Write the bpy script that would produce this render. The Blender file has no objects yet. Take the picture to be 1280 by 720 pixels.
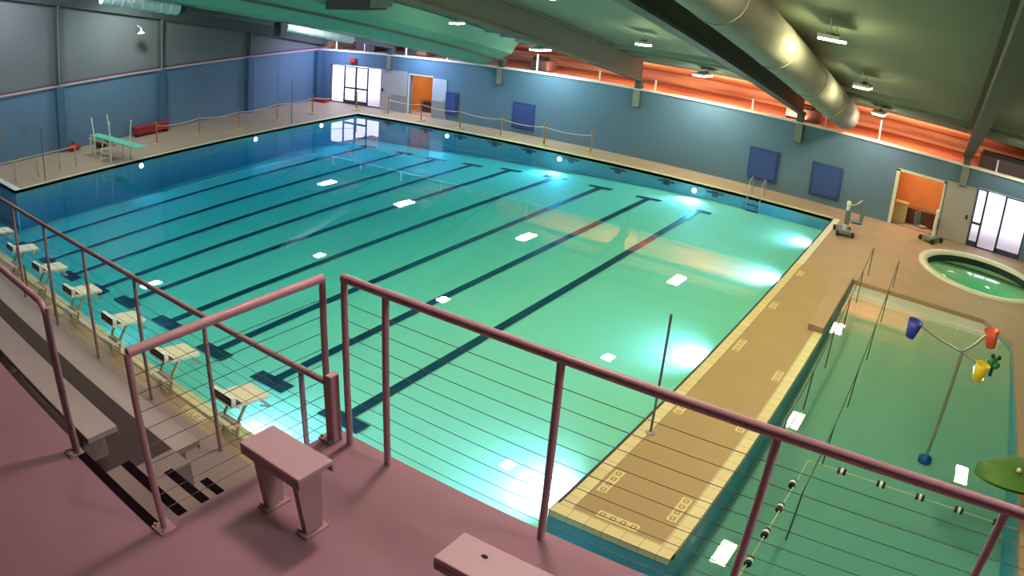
import bpy, math, random
from mathutils import Vector, Matrix
random.seed(7)
S = bpy.context.scene
C = S.collection
PI = math.pi

# ------------------------------------------------------------------ materials
def mat(name, col, rough=.6, metal=0., noise=0., nscale=6., emit=None, estr=0., bump=0., spec=None, col2=None):
    m = bpy.data.materials.new(name); m.use_nodes = True
    nt = m.node_tree; b = nt.nodes['Principled BSDF']
    b.inputs['Base Color'].default_value = (*col, 1)
    b.inputs['Roughness'].default_value = rough
    b.inputs['Metallic'].default_value = metal
    if spec is not None: b.inputs['Specular IOR Level'].default_value = spec
    if emit:
        b.inputs['Emission Color'].default_value = (*emit, 1); b.inputs['Emission Strength'].default_value = estr
    if noise > 0 or bump > 0:
        tc = nt.nodes.new('ShaderNodeTexCoord'); n = nt.nodes.new('ShaderNodeTexNoise')
        n.inputs['Scale'].default_value = nscale; n.inputs['Detail'].default_value = 4
        nt.links.new(tc.outputs['Object'], n.inputs['Vector'])
        if noise > 0:
            r = nt.nodes.new('ShaderNodeMix'); r.data_type = 'RGBA'
            c2 = col2 or tuple(c*(1-noise) for c in col)
            r.inputs['A'].default_value = (*col, 1); r.inputs['B'].default_value = (*c2, 1)
            nt.links.new(n.outputs['Fac'], r.inputs['Factor'])
            nt.links.new(r.outputs['Result'], b.inputs['Base Color'])
        if bump > 0:
            bm = nt.nodes.new('ShaderNodeBump'); bm.inputs['Strength'].default_value = bump; bm.inputs['Distance'].default_value = .02
            nt.links.new(n.outputs['Fac'], bm.inputs['Height']); nt.links.new(bm.outputs['Normal'], b.inputs['Normal'])
    return m

def tile_mat(name, c1, c2, mortar, size, rough=.4, msize=.02):
    m = bpy.data.materials.new(name); m.use_nodes = True
    nt = m.node_tree; b = nt.nodes['Principled BSDF']; b.inputs['Roughness'].default_value = rough
    tc = nt.nodes.new('ShaderNodeTexCoord'); br = nt.nodes.new('ShaderNodeTexBrick')
    br.offset = 0; br.inputs['Scale'].default_value = 1
    br.inputs['Color1'].default_value = (*c1, 1); br.inputs['Color2'].default_value = (*c2, 1); br.inputs['Mortar'].default_value = (*mortar, 1)
    br.inputs['Mortar Size'].default_value = msize*size; br.inputs['Brick Width'].default_value = size; br.inputs['Row Height'].default_value = size
    nt.links.new(tc.outputs['Object'], br.inputs['Vector']); nt.links.new(br.outputs['Color'], b.inputs['Base Color'])
    return m

M = {}
M['deck'] = mat('deck_tile', (.46, .30, .19), .6, noise=.3, nscale=1.0, col2=(.34, .23, .16))
M['pier'] = mat('pier_tile', (.44, .285, .13), .55, noise=.3, nscale=.8, col2=(.34, .225, .125))
M['coping'] = tile_mat('coping_tile', (.72, .62, .36), (.66, .56, .32), (.35, .28, .15), .3)
M['coping_w'] = mat('coping_white', (.78, .74, .60), .5, noise=.1)
M['gutter'] = mat('gutter_dark', (.03, .035, .04), .6)
M['marker'] = mat('marker_tile', (.72, .58, .32), .4)
M['marker_ink'] = mat('marker_ink', (.34, .24, .11), .5)
M['plaster'] = mat('pool_plaster', (.84, .90, .58), .7, noise=.08, nscale=.6)
M['plaster_kids'] = mat('kids_plaster', (.49, .48, .31), .7, noise=.12, nscale=.5)
M['pooltile'] = mat('pool_wall_tile', (.16, .42, .52), .5, noise=.15)
M['beach'] = mat('beach_tile', (.66, .56, .50), .6)
M['line'] = mat('lane_tile', (.012, .035, .06), .5)
M['blue_wall'] = mat('blue_wall_paint', (.12, .205, .30), .6, noise=.12, nscale=.5)
M['blue_dark'] = mat('blue_pilaster_paint', (.055, .13, .21), .6)
M['panel_gray'] = mat('gray_wall_panel', (.22, .19, .19), .6, noise=.35, nscale=.35, col2=(.13, .155, .135))
M['trim_pink'] = mat('wall_cap', (.55, .42, .42), .5)
M['cap_white'] = mat('wall_cap_white', (.85, .80, .76), .5)
M['trim_red'] = mat('wall_rail_red', (.16, .05, .07), .5)
M['ceil'] = mat('ceiling_deck', (.22, .25, .20), .7, noise=.3, nscale=.4, col2=(.16, .19, .15))  # green of the light bounced off the water is put into this colour
M['girder'] = mat('girder_paint', (.09, .10, .09), .6, noise=.2, nscale=1.)
M['duct_green'] = mat('duct_green', (.17, .36, .25), .5, noise=.2, nscale=.7)
M['duct_pale'] = mat('duct_pale', (.38, .34, .33), .75, noise=.3, nscale=.9, col2=(.15, .18, .15))
M['duct_white'] = mat('duct_white', (.80, .78, .76), .4)
M['dark'] = mat('dark_metal', (.02, .02, .025), .6)
M['dark_brown'] = mat('dark_heater', (.10, .065, .07), .6)
M['pinkfloor'] = mat('mauve_concrete', (.34, .185, .26), .6, noise=.22, nscale=1.4, col2=(.27, .145, .205))
M['greyfloor'] = mat('grey_concrete', (.29, .235, .24), .65, noise=.2, nscale=2.)
M['tread'] = mat('dark_tread', (.045, .03, .037), .8)
M['nosing'] = mat('black_nosing', (.008, .003, .007), .9, spec=.05)
M['rail'] = mat('mauve_rail_paint', (.52, .30, .36), .38, noise=.1, nscale=8)
M['rail2'] = mat('grey_rail_paint', (.34, .24, .27), .4)
M['cable'] = mat('steel_cable', (.16, .12, .13), .5, .2)
M['seat'] = mat('bench_plank', (.40, .37, .38), .45, noise=.12, nscale=5)
M['seat2'] = mat('bench_pink', (.52, .37, .44), .45, noise=.1, nscale=5)
M['benchleg'] = mat('bench_leg', (.40, .27, .29), .5)
M['steel'] = mat('stainless', (.40, .38, .34), .35, .5)
M['brass'] = mat('tan_metal', (.50, .40, .18), .45, .2)
M['orange'] = mat('orange_post', (.45, .20, .05), .5)
M['rope'] = mat('pale_rope', (.75, .62, .42), .8)
M['rope_g'] = mat('green_rope', (.45, .60, .30), .8)
M['white'] = mat('white_paint', (.82, .80, .78), .45)
M['cream'] = mat('cream_paint', (.80, .72, .58), .5, noise=.1)
M['black'] = mat('black_rubber', (.01, .01, .012), .6)
M['blue_pad'] = mat('blue_pad', (.03, .06, .22), .55)
M['blue_pad_in'] = mat('blue_pad_inner', (.035, .07, .26), .5)
M['board'] = mat('board_green', (.12, .52, .34), .6)
M['red'] = mat('red_plastic', (.38, .02, .02), .5)
M['redorange'] = mat('orange_red_bucket', (.62, .09, .03), .4)
M['yellow'] = mat('yellow_bucket', (.72, .52, .02), .4)
M['blue'] = mat('blue_bucket', (.02, .04, .36), .4)
M['blue_base'] = mat('blue_base', (.02, .09, .32), .4)
M['green'] = mat('green_toy', (.03, .22, .06), .4)
M['leaf'] = mat('leaf_green', (.07, .20, .02), .5, noise=.4, nscale=3)
M['grey_door'] = mat('grey_door', (.44, .38, .38), .5)
M['grey_lower'] = mat('grey_door_lower', (.28, .26, .26), .5)
M['door_white'] = mat('pale_door', (.50, .52, .60), .5)
M['frame'] = mat('aluminium_dark', (.07, .07, .12), .4, .4)
M['room_orange'] = mat('orange_room', (.62, .31, .13), .7, noise=.5, nscale=1.6)
M['room_dark'] = mat('room_furniture', (.10, .03, .015), .6)
M['upper_orange'] = mat('upper_orange', (.62, .30, .17), .7, noise=.45, nscale=.8, col2=(.45, .17, .09))
def streak_mat(name, c1, c2):
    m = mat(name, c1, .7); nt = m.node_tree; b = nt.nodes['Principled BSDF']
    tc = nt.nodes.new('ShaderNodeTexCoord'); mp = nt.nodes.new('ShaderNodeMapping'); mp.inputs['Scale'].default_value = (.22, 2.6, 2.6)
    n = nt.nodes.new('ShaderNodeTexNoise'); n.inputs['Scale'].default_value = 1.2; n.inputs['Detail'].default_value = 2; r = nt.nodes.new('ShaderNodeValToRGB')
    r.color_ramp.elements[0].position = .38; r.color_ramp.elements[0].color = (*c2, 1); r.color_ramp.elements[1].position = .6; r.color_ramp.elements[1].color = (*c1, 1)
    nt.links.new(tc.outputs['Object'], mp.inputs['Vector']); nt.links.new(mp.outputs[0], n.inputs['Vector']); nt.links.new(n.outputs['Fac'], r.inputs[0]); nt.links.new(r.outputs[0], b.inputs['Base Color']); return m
M['upper_orange'] = streak_mat('upper_orange_boards_glow', (.60, .34, .22), (.32, .15, .10))  # orange boards; on the roof deck this colour stands in for warm lamp glow
M['outside'] = mat('outside_paving', (.75, .74, .78), .7, noise=.1)
M['grey_seat'] = mat('grey_plastic', (.14, .18, .20), .5)

def emis(name, col, s):
    m = bpy.data.materials.new(name); m.use_nodes = True; nt = m.node_tree; nt.nodes.clear()
    o = nt.nodes.new('ShaderNodeOutputMaterial'); e = nt.nodes.new('ShaderNodeEmission')
    e.inputs['Color'].default_value = (*col, 1); e.inputs['Strength'].default_value = s
    nt.links.new(e.outputs[0], o.inputs['Surface']); return m
LAMPM = {}
def lampmat(i, j):
    cc = ((.78,.92,1.10),(.74,.96,1.02),(.75,1,.72),(.95,1,.55),(1,.90,.50),(.92,1,.58))[i]; rc = ((.90,.90,1.22),(.95,1,.92),(.95,1,.85),(1,.96,1.0),(1.1,.82,1.25))[j]
    p = LS*((.8,1,1.1,1.1,.95,.6)[i])*((.85,1.05,1.15,1.0,(.08,.08,.12,.35,.75,2.0)[i])[j])*(.62 if i >= 4 and j <= 1 else 1)
    return emis('lamp_diffuser', tuple(a*b for a, b in zip(cc, rc)), p)
LS = 75
M['lamp'] = emis('lamp_diffuser', (1, .97, .86), LS)
M['uw'] = emis('underwater_lens', (.75, .9, 1), 12)
M['exit'] = mat('exit_red', (.5, .02, .03), .5, emit=(1, .05, .08), estr=.8)

def glass(name):
    m = bpy.data.materials.new(name); m.use_nodes = True; nt = m.node_tree; nt.nodes.clear()
    o = nt.nodes.new('ShaderNodeOutputMaterial'); t = nt.nodes.new('ShaderNodeBsdfTransparent'); g = nt.nodes.new('ShaderNodeBsdfGlossy')
    f = nt.nodes.new('ShaderNodeFresnel'); x = nt.nodes.new('ShaderNodeMixShader')
    ge = nt.nodes.new('ShaderNodeNewGeometry'); mp = nt.nodes.new('ShaderNodeMapRange')
    mp.inputs['To Min'].default_value = 1.45; mp.inputs['To Max'].default_value = 1/1.45
    nt.links.new(ge.outputs['Backfacing'], mp.inputs['Value']); nt.links.new(mp.outputs[0], f.inputs['IOR'])
    g.inputs['Roughness'].default_value = .02
    t.inputs['Color'].default_value = (.95, .95, .97, 1)
    nt.links.new(f.outputs[0], x.inputs[0]); nt.links.new(t.outputs[0], x.inputs[1]); nt.links.new(g.outputs[0], x.inputs[2])
    nt.links.new(x.outputs[0], o.inputs['Surface']); return m
M['glass'] = glass('window_glass')

def water(name, acol, dens, rip=.02):
    m = glass(name); nt = m.node_tree
    o = [n for n in nt.nodes if n.type == 'OUTPUT_MATERIAL'][0]
    t = [n for n in nt.nodes if n.type == 'BSDF_TRANSPARENT'][0]; t.inputs['Color'].default_value = (1, 1, 1, 1)
    f = [n for n in nt.nodes if n.type == 'MAP_RANGE'][0]; f.inputs['To Min'].default_value = 1.33; f.inputs['To Max'].default_value = 1/1.33
    g = [n for n in nt.nodes if n.type == 'BSDF_GLOSSY'][0]; g.inputs['Roughness'].default_value = .0
    v = nt.nodes.new('ShaderNodeVolumeAbsorption'); v.inputs['Color'].default_value = (*acol, 1); v.inputs['Density'].default_value = dens
    nt.links.new(v.outputs[0], o.inputs['Volume'])
    tc = nt.nodes.new('ShaderNodeTexCoord'); n = nt.nodes.new('ShaderNodeTexNoise'); n.inputs['Scale'].default_value = 1.6; n.inputs['Detail'].default_value = 3
    b = nt.nodes.new('ShaderNodeBump'); b.inputs['Strength'].default_value = rip; b.inputs['Distance'].default_value = .05
    nt.links.new(tc.outputs['Object'], n.inputs['Vector']); nt.links.new(n.outputs['Fac'], b.inputs['Height'])
    nt.links.new(b.outputs['Normal'], g.inputs['Normal'])
    return m
M['water'] = water('pool_water', (.06, .80, .95), .66, .012)
M['spa_water'] = water('spa_water', (.35, .85, .80), .7, .25)

# ------------------------------------------------------------------ mesh builder
class MB:
    def __init__(s): s.v = []; s.f = []; s.m = []; s.mats = []; s.sm = []
    def mi(s, m):
        m = M[m] if isinstance(m, str) else m
        if m not in s.mats: s.mats.append(m)
        return s.mats.index(m)
    def add(s, vs, fs, m, smooth=False):
        b = len(s.v); i = s.mi(m); s.v += [tuple(v) for v in vs]
        for f in fs: s.f.append([b+k for k in f]); s.m.append(i); s.sm.append(smooth)
        return s
    def box(s, x0, x1, y0, y1, z0, z1, m, T=None):
        vs = [Vector(p) for p in ((x0,y0,z0),(x1,y0,z0),(x1,y1,z0),(x0,y1,z0),(x0,y0,z1),(x1,y0,z1),(x1,y1,z1),(x0,y1,z1))]
        if T: vs = [T @ v for v in vs]
        return s.add(vs, [(3,2,1,0),(4,5,6,7),(0,1,5,4),(1,2,6,5),(2,3,7,6),(3,0,4,7)], m)
    def slope(s, x0, x1, y0, y1, zb, zt, m, k=-.205, yr=2.1):
        "a box whose bottom and top slope along y; zb, zt given at y=yr"
        vs = [(x, y, z + k*(y-yr)) for z in (zb, zt) for (x, y) in ((x0,y0),(x1,y0),(x1,y1),(x0,y1))]
        return s.add(vs, [(3,2,1,0),(4,5,6,7),(0,1,5,4),(1,2,6,5),(2,3,7,6),(3,0,4,7)], m)
    def tube(s, pts, r, m, n=8, cap=True):
        pts = [Vector(p) for p in pts]; rings = []
        rr = r if isinstance(r, (list, tuple)) else [r]*len(pts)
        up = None
        for i, p in enumerate(pts):
            d = (pts[min(i+1, len(pts)-1)] - pts[max(i-1, 0)]).normalized()
            a = Vector((0,0,1)) if abs(d.z) < .9 else Vector((1,0,0))
            if up is None: u = d.cross(a).normalized()
            else:
                u = up - d*up.dot(d); u = u.normalized() if u.length > 1e-4 else d.cross(a).normalized()
            up = u; w = d.cross(u)
            rings.append([p + (u*math.cos(2*PI*k/n) + w*math.sin(2*PI*k/n))*rr[i] for k in range(n)])
        vs = [v for ring in rings for v in ring]; fs = []
        for i in range(len(pts)-1):
            for k in range(n): fs.append((i*n+k, i*n+(k+1) % n, (i+1)*n+(k+1) % n, (i+1)*n+k))
        s.add(vs, fs, m, True)
        if cap:
            s.add(rings[0], [tuple(range(n))[::-1]], m); s.add(rings[-1], [tuple(range(n))], m)
        return s
    def lathe(s, prof, m, c=(0,0,0), n=20, cap=True):
        vs = [(c[0]+r*math.cos(2*PI*k/n), c[1]+r*math.sin(2*PI*k/n), c[2]+z) for r, z in prof for k in range(n)]
        fs = [(i*n+k, i*n+(k+1) % n, (i+1)*n+(k+1) % n, (i+1)*n+k) for i in range(len(prof)-1) for k in range(n)]
        s.add(vs, fs, m, True)
        if cap:
            s.add(vs[:n], [tuple(range(n))[::-1]], m); s.add(vs[-n:], [tuple(range(n))], m)
        return s
    def ball(s, c, r, m, n=10, sc=(1,1,1)):
        c = Vector(c); R = n//2+1; vs = []; 
        for i in range(R+1):
            t = PI*i/R
            for k in range(n):
                a = 2*PI*k/n; vs.append((c.x+r*sc[0]*math.sin(t)*math.cos(a), c.y+r*sc[1]*math.sin(t)*math.sin(a), c.z+r*sc[2]*math.cos(t)))
        fs = [(i*n+k, (i+1)*n+k, (i+1)*n+(k+1) % n, i*n+(k+1) % n) for i in range(R) for k in range(n)]
        return s.add(vs, fs, m, True)
    def prism(s, poly, z0, z1, m):
        n = len(poly); vs = [(x, y, z0) for x, y in poly] + [(x, y, z1) for x, y in poly]
        return s.add(vs, [tuple(range(n))[::-1], tuple(range(n, 2*n))] + [(i, (i+1) % n, n+(i+1) % n, n+i) for i in range(n)], m)
    def build(s, name, parent=None, bevel=0.):
        me = bpy.data.meshes.new(name); me.from_pydata(s.v, [], s.f)
        for m in s.mats: me.materials.append(m)
        me.polygons.foreach_set('material_index', s.m); me.polygons.foreach_set('use_smooth', s.sm); me.update()
        o = bpy.data.objects.new(name, me); C.objects.link(o)
        if parent: o.parent = parent
        if bevel:
            b = o.modifiers.new('bevel', 'BEVEL'); b.width = bevel; b.segments = 2; b.limit_method = 'ANGLE'
        return o

def tag(o, label=None, cat=None, group=None, kind=None):
    if label: o['label'] = label
    if cat: o['category'] = cat
    if group: o['group'] = group
    if kind: o['kind'] = kind
    return o
def thing(name, label, cat, loc=(0,0,0), rz=0, group=None):
    o = bpy.data.objects.new(name, None); C.objects.link(o); o.location = loc; o.rotation_euler.z = rz
    o.empty_display_size = .1
    return tag(o, label, cat, group)
def struct(name, mb, label=None, bevel=0):
    o = mb.build(name, bevel=bevel); tag(o, label, None, None, 'structure'); return o
def dup(o, parent=None, **kw):
    c = o.copy(); C.objects.link(c); c.parent = parent
    for ch in o.children: dup(ch, c)
    return c

def roofz(y, z0=4.75): return z0 + .205*(2.1-y)

# ------------------------------------------------------------------ decks and pools
ZD = .1
fl = MB()
fl.box(-5.6, 0, -19.9, 2.1, -.6, ZD, 'deck')
fl.box(0, 25.18, 0, 2.1, -.6, ZD, 'deck')
fl.box(-5.6, -3, -22.87, -19.9, -.6, ZD, 'deck')
fl.box(-5.6, 37, -26.4, -22.87, -.6, ZD, 'deck')
fl.box(32.6, 37, -22.87, -8, -.6, ZD, 'deck')
fl.prism([(31.7,-6.7),(32.6,-8.0),(37,-8.0),(37,-6.7)], -.6, ZD, 'deck')
# right deck with the round spa hole
SC = Vector((31.6, -1.85)); SR = 2.55
x0, x1, y0, y1 = 25.18, 37, -6.7, 2.1
N = 64; ring = []; sq = []
for k in range(N):
    a = 2*PI*k/N; c_, s_ = math.cos(a), math.sin(a)
    ring.append((SC.x+SR*c_, SC.y+SR*s_))
    t = min([v for v in ((x1-SC.x)/c_ if c_ > 1e-6 else 1e9, (x0-SC.x)/c_ if c_ < -1e-6 else 1e9, (y1-SC.y)/s_ if s_ > 1e-6 else 1e9, (y0-SC.y)/s_ if s_ < -1e-6 else 1e9)])
    sq.append((SC.x+t*c_, SC.y+t*s_))
corners = [(x1,y1),(x0,y1),(x0,y0),(x1,y0)]
for k in range(N):
    k2 = (k+1) % N
    fl.add([(*ring[k],ZD),(*sq[k],ZD),(*sq[k2],ZD),(*ring[k2],ZD)], [(0,1,2,3)], 'deck')
    for cx, cy in corners:
        a0 = math.atan2(sq[k][1]-SC.y, sq[k][0]-SC.x) % (2*PI); a1 = math.atan2(sq[k2][1]-SC.y, sq[k2][0]-SC.x) % (2*PI); ac = math.atan2(cy-SC.y, cx-SC.x) % (2*PI)
        if a1 < a0: a1 += 2*PI
        if a0 < ac < a1: fl.add([(*sq[k],ZD),(cx,cy,ZD),(*sq[k2],ZD)], [(0,1,2)], 'deck')
fl.box(25.18, 37, -6.7, -6.68, -.6, ZD-.001, 'deck')
struct('floor', fl, 'tan tiled pool deck around the three pools')

# pier between the pools
pier = MB()
pier.box(25.18, 27.2, -21.2, -6.7, -1.6, ZD, 'pier')
pier_o = struct('floor', pier, 'narrow tan tiled walkway between the lap pool and the kids pool')
b = MB()
b.box(25.18, 25.24, -21.2, 0, .02, ZD+.004, 'gutter')
b.box(25.24, 25.46, -21.2, -6.7, .0, ZD+.012, 'coping')
b.box(26.98, 27.215, -21.2, -11.62, .0, ZD+.012, 'coping')
b.box(25.2, 27.215, -21.22, -20.98, .0, ZD+.014, 'coping')
b.build('tile_border', pier_o)
def marker(cx, cy, n, along, parent):
    mk = MB(); s_ = .17
    for i in range(n):
        o_ = (i-(n-1)/2)*(s_+.005)
        px, py = (cx, cy+o_) if along == 'y' else (cx+o_, cy)
        mk.box(px-s_/2, px+s_/2, py-s_/2, py+s_/2, ZD, ZD+.008, 'marker')
        mk.box(px-.05, px+.05, py-.05, py+.05, ZD+.008, ZD+.010, 'marker_ink')
        mk.box(px-.02, px+.02, py-.02, py+.02, ZD+.010, ZD+.011, 'marker')
    return mk.build('depth_marker', parent)
for cx, cy, n, a in ((25.6,-20.0,4,'y'),(25.6,-17.1,3,'y'),(25.62,-13.69,4,'y'),(25.62,-10.72,3,'y'),(25.62,-7.6,3,'y'),(26.84,-20.04,4,'y'),(26.84,-17.0,3,'y'),(26.84,-14.6,3,'y'),(26.17,-20.84,4,'x')):
    marker(cx, cy, n, a, pier_o)
# low wall at the head of the ramp
b = MB(); b.box(26.80, 27.2, -11.6, -6.65, ZD, ZD+.14, 'deck'); b.box(26.78, 27.22, -11.62, -6.63, ZD+.14, ZD+.17, 'deck')
tag(b.build('low_wall', bevel=.015), 'low tan parapet wall beside the shallow end of the kids pool', 'wall')

# coping strips
def trim(name, boxes, label, parent=None):
    b = MB()
    for q in boxes: b.box(*q)
    return struct(name, b, label)
trim('trim_1', [(-.2, 0, -19.9, .2, .0, ZD+.03, 'coping'), (-.26, -.2, -19.9, .34, .0, ZD+.005, 'gutter'), (-3.0, 0, -19.9, -19.62, .0, ZD+.032, 'coping_w')], 'pale coping along the diving board side of the pool')
trim('trim_2', [(0, 25.18, 0, .2, .0, ZD+.03, 'coping'), (0, 25.3, .2, .3, .0, ZD+.006, 'gutter')], 'pale coping below the blue end wall')
trim('trim_3', [(25.24, 25.48, -6.7, .2, .0, ZD+.012, 'coping_w')], 'pale coping at the deck right of the pool')
trim('trim_4', [(-3, 25.2, -23.12, -22.87, .0, ZD+.02, 'coping')], 'yellowish tiled coping under the starting blocks')
for cx in (19.1, 12.6, 6.0): marker(cx, -23.28, 4, 'x', bpy.data.objects['trim_4'])

# basin
def zb(x, y):
    d = .45+.3*(-y/22.87)+.8*max(0, 1-x/20)
    if x > 27.0:
        yy = -y
        if yy < 12.2: dk = .03+(yy-6.7)/5.5*.42
        else: dk = .45+(yy-12.2)/10.7*.65
        return -max(dk, .02)
    if x > 25.0: d = .75+.35*(-y/22.87)
    return -d
bs = MB()
xs = [-3, 0, 2, 4, 8, 12, 16, 20, 23, 25.15, 26.2, 27.2, 29, 31, 32.6]; ys = [0, -1, -6.7, -7.7, -9, -12.2, -15, -18, -19.9, -21.2, -22.87]
for i in range(len(xs)-1):
    for j in range(len(ys)-1):
        xa, xb, ya, yb = xs[i], xs[i+1], ys[j], ys[j+1]; xm, ym = (xa+xb)/2, (ya+yb)/2
        if xm < 0 and ym > -19.9: continue
        if xm > 25.18 and ym > -6.7: continue
        kid = xm > 27; beach = kid and ym > -8
        e = 1e-3
        q = [(xa,ya),(xb,ya),(xb,yb),(xa,yb)]
        def zz(x, y):
            if kid: return zb(max(x, 27.3), y)
            return zb(min(x, 24.9), y) if xm < 25 else zb(x, y) if x < 27.1 else zb(27.3, y)
        bs.add([(x, y, zz(x, y)) for x, y in q], [(0,3,2,1)], 'beach' if beach else 'plaster_kids' if kid else 'plaster')
def wallq(xa, ya, xb, yb, z=-1.7, m='pooltile', zt=0.0):
    bs.add([(xa,ya,z),(xb,yb,z),(xb,yb,zt),(xa,ya,zt)], [(0,1,2,3)], m)
e = .004
wallq(e, -19.9, e, 0); wallq(0, -e, 25.18, -e); wallq(25.18-e, 0, 25.18-e, -21.2); wallq(25.18, -21.2-e, 27.2, -21.2-e)
wallq(27.2+e, -21.2, 27.2+e, -6.7); wallq(-3, -22.87+e, 32.6, -22.87+e); wallq(32.6-e, -22.87, 32.6-e, -8); wallq(31.7, -6.71, 32.6, -8.01)
wallq(-3, -19.9-e, 0, -19.9-e); wallq(-3+e, -22.87, -3+e, -19.9)
# lane markings and wall targets in the basin tile
LN = [(2.33,-1.44,2.37,-20.6),(4.93,-1.6,5.15,-20.65),(7.13,-1.75,7.38,-20.7),(9.15,-1.66,9.33,-20.6),(11.08,-1.4,11.08,-20.45),(13.3,-1.3,13.33,-20.4),(15.6,-1.5,15.72,-20.5),(17.88,-1.72,17.94,-20.5),(20.1,-1.9,20.2,-20.55)]
def strip(x0_, y0_, x1_, y1_, w, nseg=8):
    d = Vector((x1_-x0_, y1_-y0_)); L_ = d.length; d /= L_; n_ = Vector((-d.y, d.x))*w/2
    for i in range(nseg):
        a_ = Vector((x0_, y0_))+d*L_*i/nseg; b_ = Vector((x0_, y0_))+d*L_*(i+1)/nseg
        q = [a_-n_, b_-n_, b_+n_, a_+n_]
        bs.add([(p.x, p.y, zb(p.x, p.y)+.02) for p in q], [(0,1,2,3)], 'line')
for xf, yf, xn, yn in LN:
    strip(xf, yf, xn, yn, .25); strip(xf-.55, yf, xf+.55, yf, .26, 2); strip(xn-.55, yn, xn+.55, yn, .40, 2)
    bs.box(xf-.14, xf+.14, -.03, -.006, -.26, -.04, 'line'); bs.box(xf-.38, xf+.38, -.028, -.006, -.15, -.08, 'line')
struct('pool_basin', bs, 'pale plaster pool basin with nine dark lane lines ending in T marks')

# water bodies
foot = [(-3.02,-22.89),(32.62,-22.89),(32.62,-8.0),(31.7,-6.69),(27.18,-6.69),(27.18,-21.18),(25.2,-21.18),(25.2,.02),(-.02,.02),(-.02,-19.88),(-3.02,-19.88)]
wt = MB(); wt.prism(foot, -2.2, 0, 'water')
tag(wt.build('pool_water'), 'still turquoise water filling the lap pool and the kids pool', 'water', kind='stuff')

# spa
sp = MB()
sp.lathe([(SR-.32, -.02), (SR-.32, ZD+.05), (SR+.02, ZD+.05), (SR+.02, ZD-.05)], 'coping_w', (SC.x, SC.y, 0), 48, False)
sp.lathe([(SR-.32, .04), (SR-.34, -.35)], 'gutter', (SC.x, SC.y, 0), 48, False)
sp.lathe([(SR-.34, -.2), (SR-.34, -.45), (SR-.85, -.46), (SR-.87, -.95), (.01, -1.0)], 'plaster', (SC.x, SC.y, 0), 48, False)
sp_o = struct('spa_basin', sp, 'round spa pool set in the deck near the glass doors')
b = MB(); b.lathe([(.001, -1.15), (SR-.3, -1.15), (SR-.3, 0), (.001, 0)], 'spa_water', (SC.x, SC.y, 0), 48, False)
tag(b.build('spa_water'), 'green churning water in the round spa', 'water', kind='stuff')

# ------------------------------------------------------------------ room shell
w = MB()
w.box(-5.9, -5.58, -34, 2.1, -.6, 3.3, 'blue_wall')
w.slope(-5.9, -5.60, -34, 2.4, 3.3, 3.3, 'panel_gray'); 
vs = [(-5.6, -34, 3.3), (-5.6, 2.4, 3.3), (-5.6, 2.4, roofz(2.4)), (-5.6, -34, roofz(-34))]
w.add(vs + [(x-.3, y, z) for x, y, z in vs], [(0,1,2,3),(7,6,5,4),(0,4,5,1),(1,5,6,2),(2,6,7,3),(3,7,4,0)], 'panel_gray')
w.box(-5.585, -5.57, -1.2, 2.1, 0.1, 3.3, 'blue_wall')
struct('wall_left', w, 'tall side wall, blue below and grey panels above')
trim('trim_5', [(-5.6, -5.50, -34, 2.1, 3.24, 3.34, 'trim_pink'), (-5.6, -5.53, -34, 2.1, 3.34, 3.42, 'trim_red')], 'pink and dark red rail where the blue and grey parts of the left wall meet')
# far wall with openings
fw = MB(); YW = 2.1
opens = [(-4.62, -.32, .1, 2.42), (1.85, 3.5, .1, 2.28), (27.45, 29.5, .1, 2.32), (30.9, 33.3, .1, 2.52)]
xc = -5.9
for a_, b_, zl, zh in opens:
    fw.box(xc, a_, YW, YW+.25, -.6, 3.22, 'blue_wall'); fw.box(a_, b_, YW, YW+.25, zh, 3.22, 'blue_wall'); fw.box(a_, b_, YW, YW+.25, -.6, zl-.01, 'blue_wall'); xc = b_
fw.box(xc, 37.2, YW, YW+.25, -.6, 3.22, 'blue_wall')
struct('wall_far', fw, 'long blue wall at the far end of the pool')
trim('trim_6', [(-5.6, 37, YW-.06, YW+.3, 3.22, 3.31, 'cap_white')], 'white cap along the top of the blue far wall')
# side and rear walls
w = MB(); w.add([(37, -34, -.6), (37, 7.2, -.6), (37, 7.2, 3.9), (37, -34, 12.2)] , [(3,2,1,0)], 'panel_gray'); w.box(37, 37.2, -34, 7.2, -.6, 12.5, 'panel_gray'); struct('wall_right', w, 'grey side wall right of the kids pool')
w = MB(); w.box(-5.9, 37.2, -34.2, -34, -.6, 12.6, 'panel_gray'); struct('wall_near', w, 'grey wall behind the balcony')
w = MB(); w.box(-5.9, 37.2, 7.0, 7.2, 3.2, 4.6, 'upper_orange'); w.box(-5.9, -5.6, 2.4, 7.0, 3.0, 4.9, 'upper_orange'); struct('wall_upper', w, 'warm orange wall at the back of the upper level')
w = MB(); w.slope(-5.9, 37.2, -34, 1.2, 4.75, 4.85, 'ceil'); w.slope(-5.9, 37.2, 1.2, 7.2, 4.75, 4.85, 'upper_orange')  # end band of the deck coloured orange to paint in the warm lamp light
for k in range(3, 7):      # corrugation ribs parallel to the far wall
    y_ = 6.2-1.2*k
    w.add([(x, y, roofz(y)-dz) for x in (-5.6, 37) for y, dz in ((y_-.09, .0), (y_-.06, .16), (y_+.06, .16), (y_+.09, .0))], [(0,1,5,4),(1,2,6,5),(2,3,7,6)], 'ceil')
struct('ceiling', w, 'sloping roof deck, coloured with green water bounce and orange lamp glow')
w = MB(); w.box(-5.9, 37.2, YW+.25, 7.2, 3.0, 3.2, 'upper_orange'); struct('floor', w, 'floor of the upper level beyond the far wall')
w = MB(); w.slope(-5.9, -5.3, -34, 2.4, 3.55, 4.75, 'girder'); struct('trim_7', w, 'edge girder along the top of the left wall')

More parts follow.
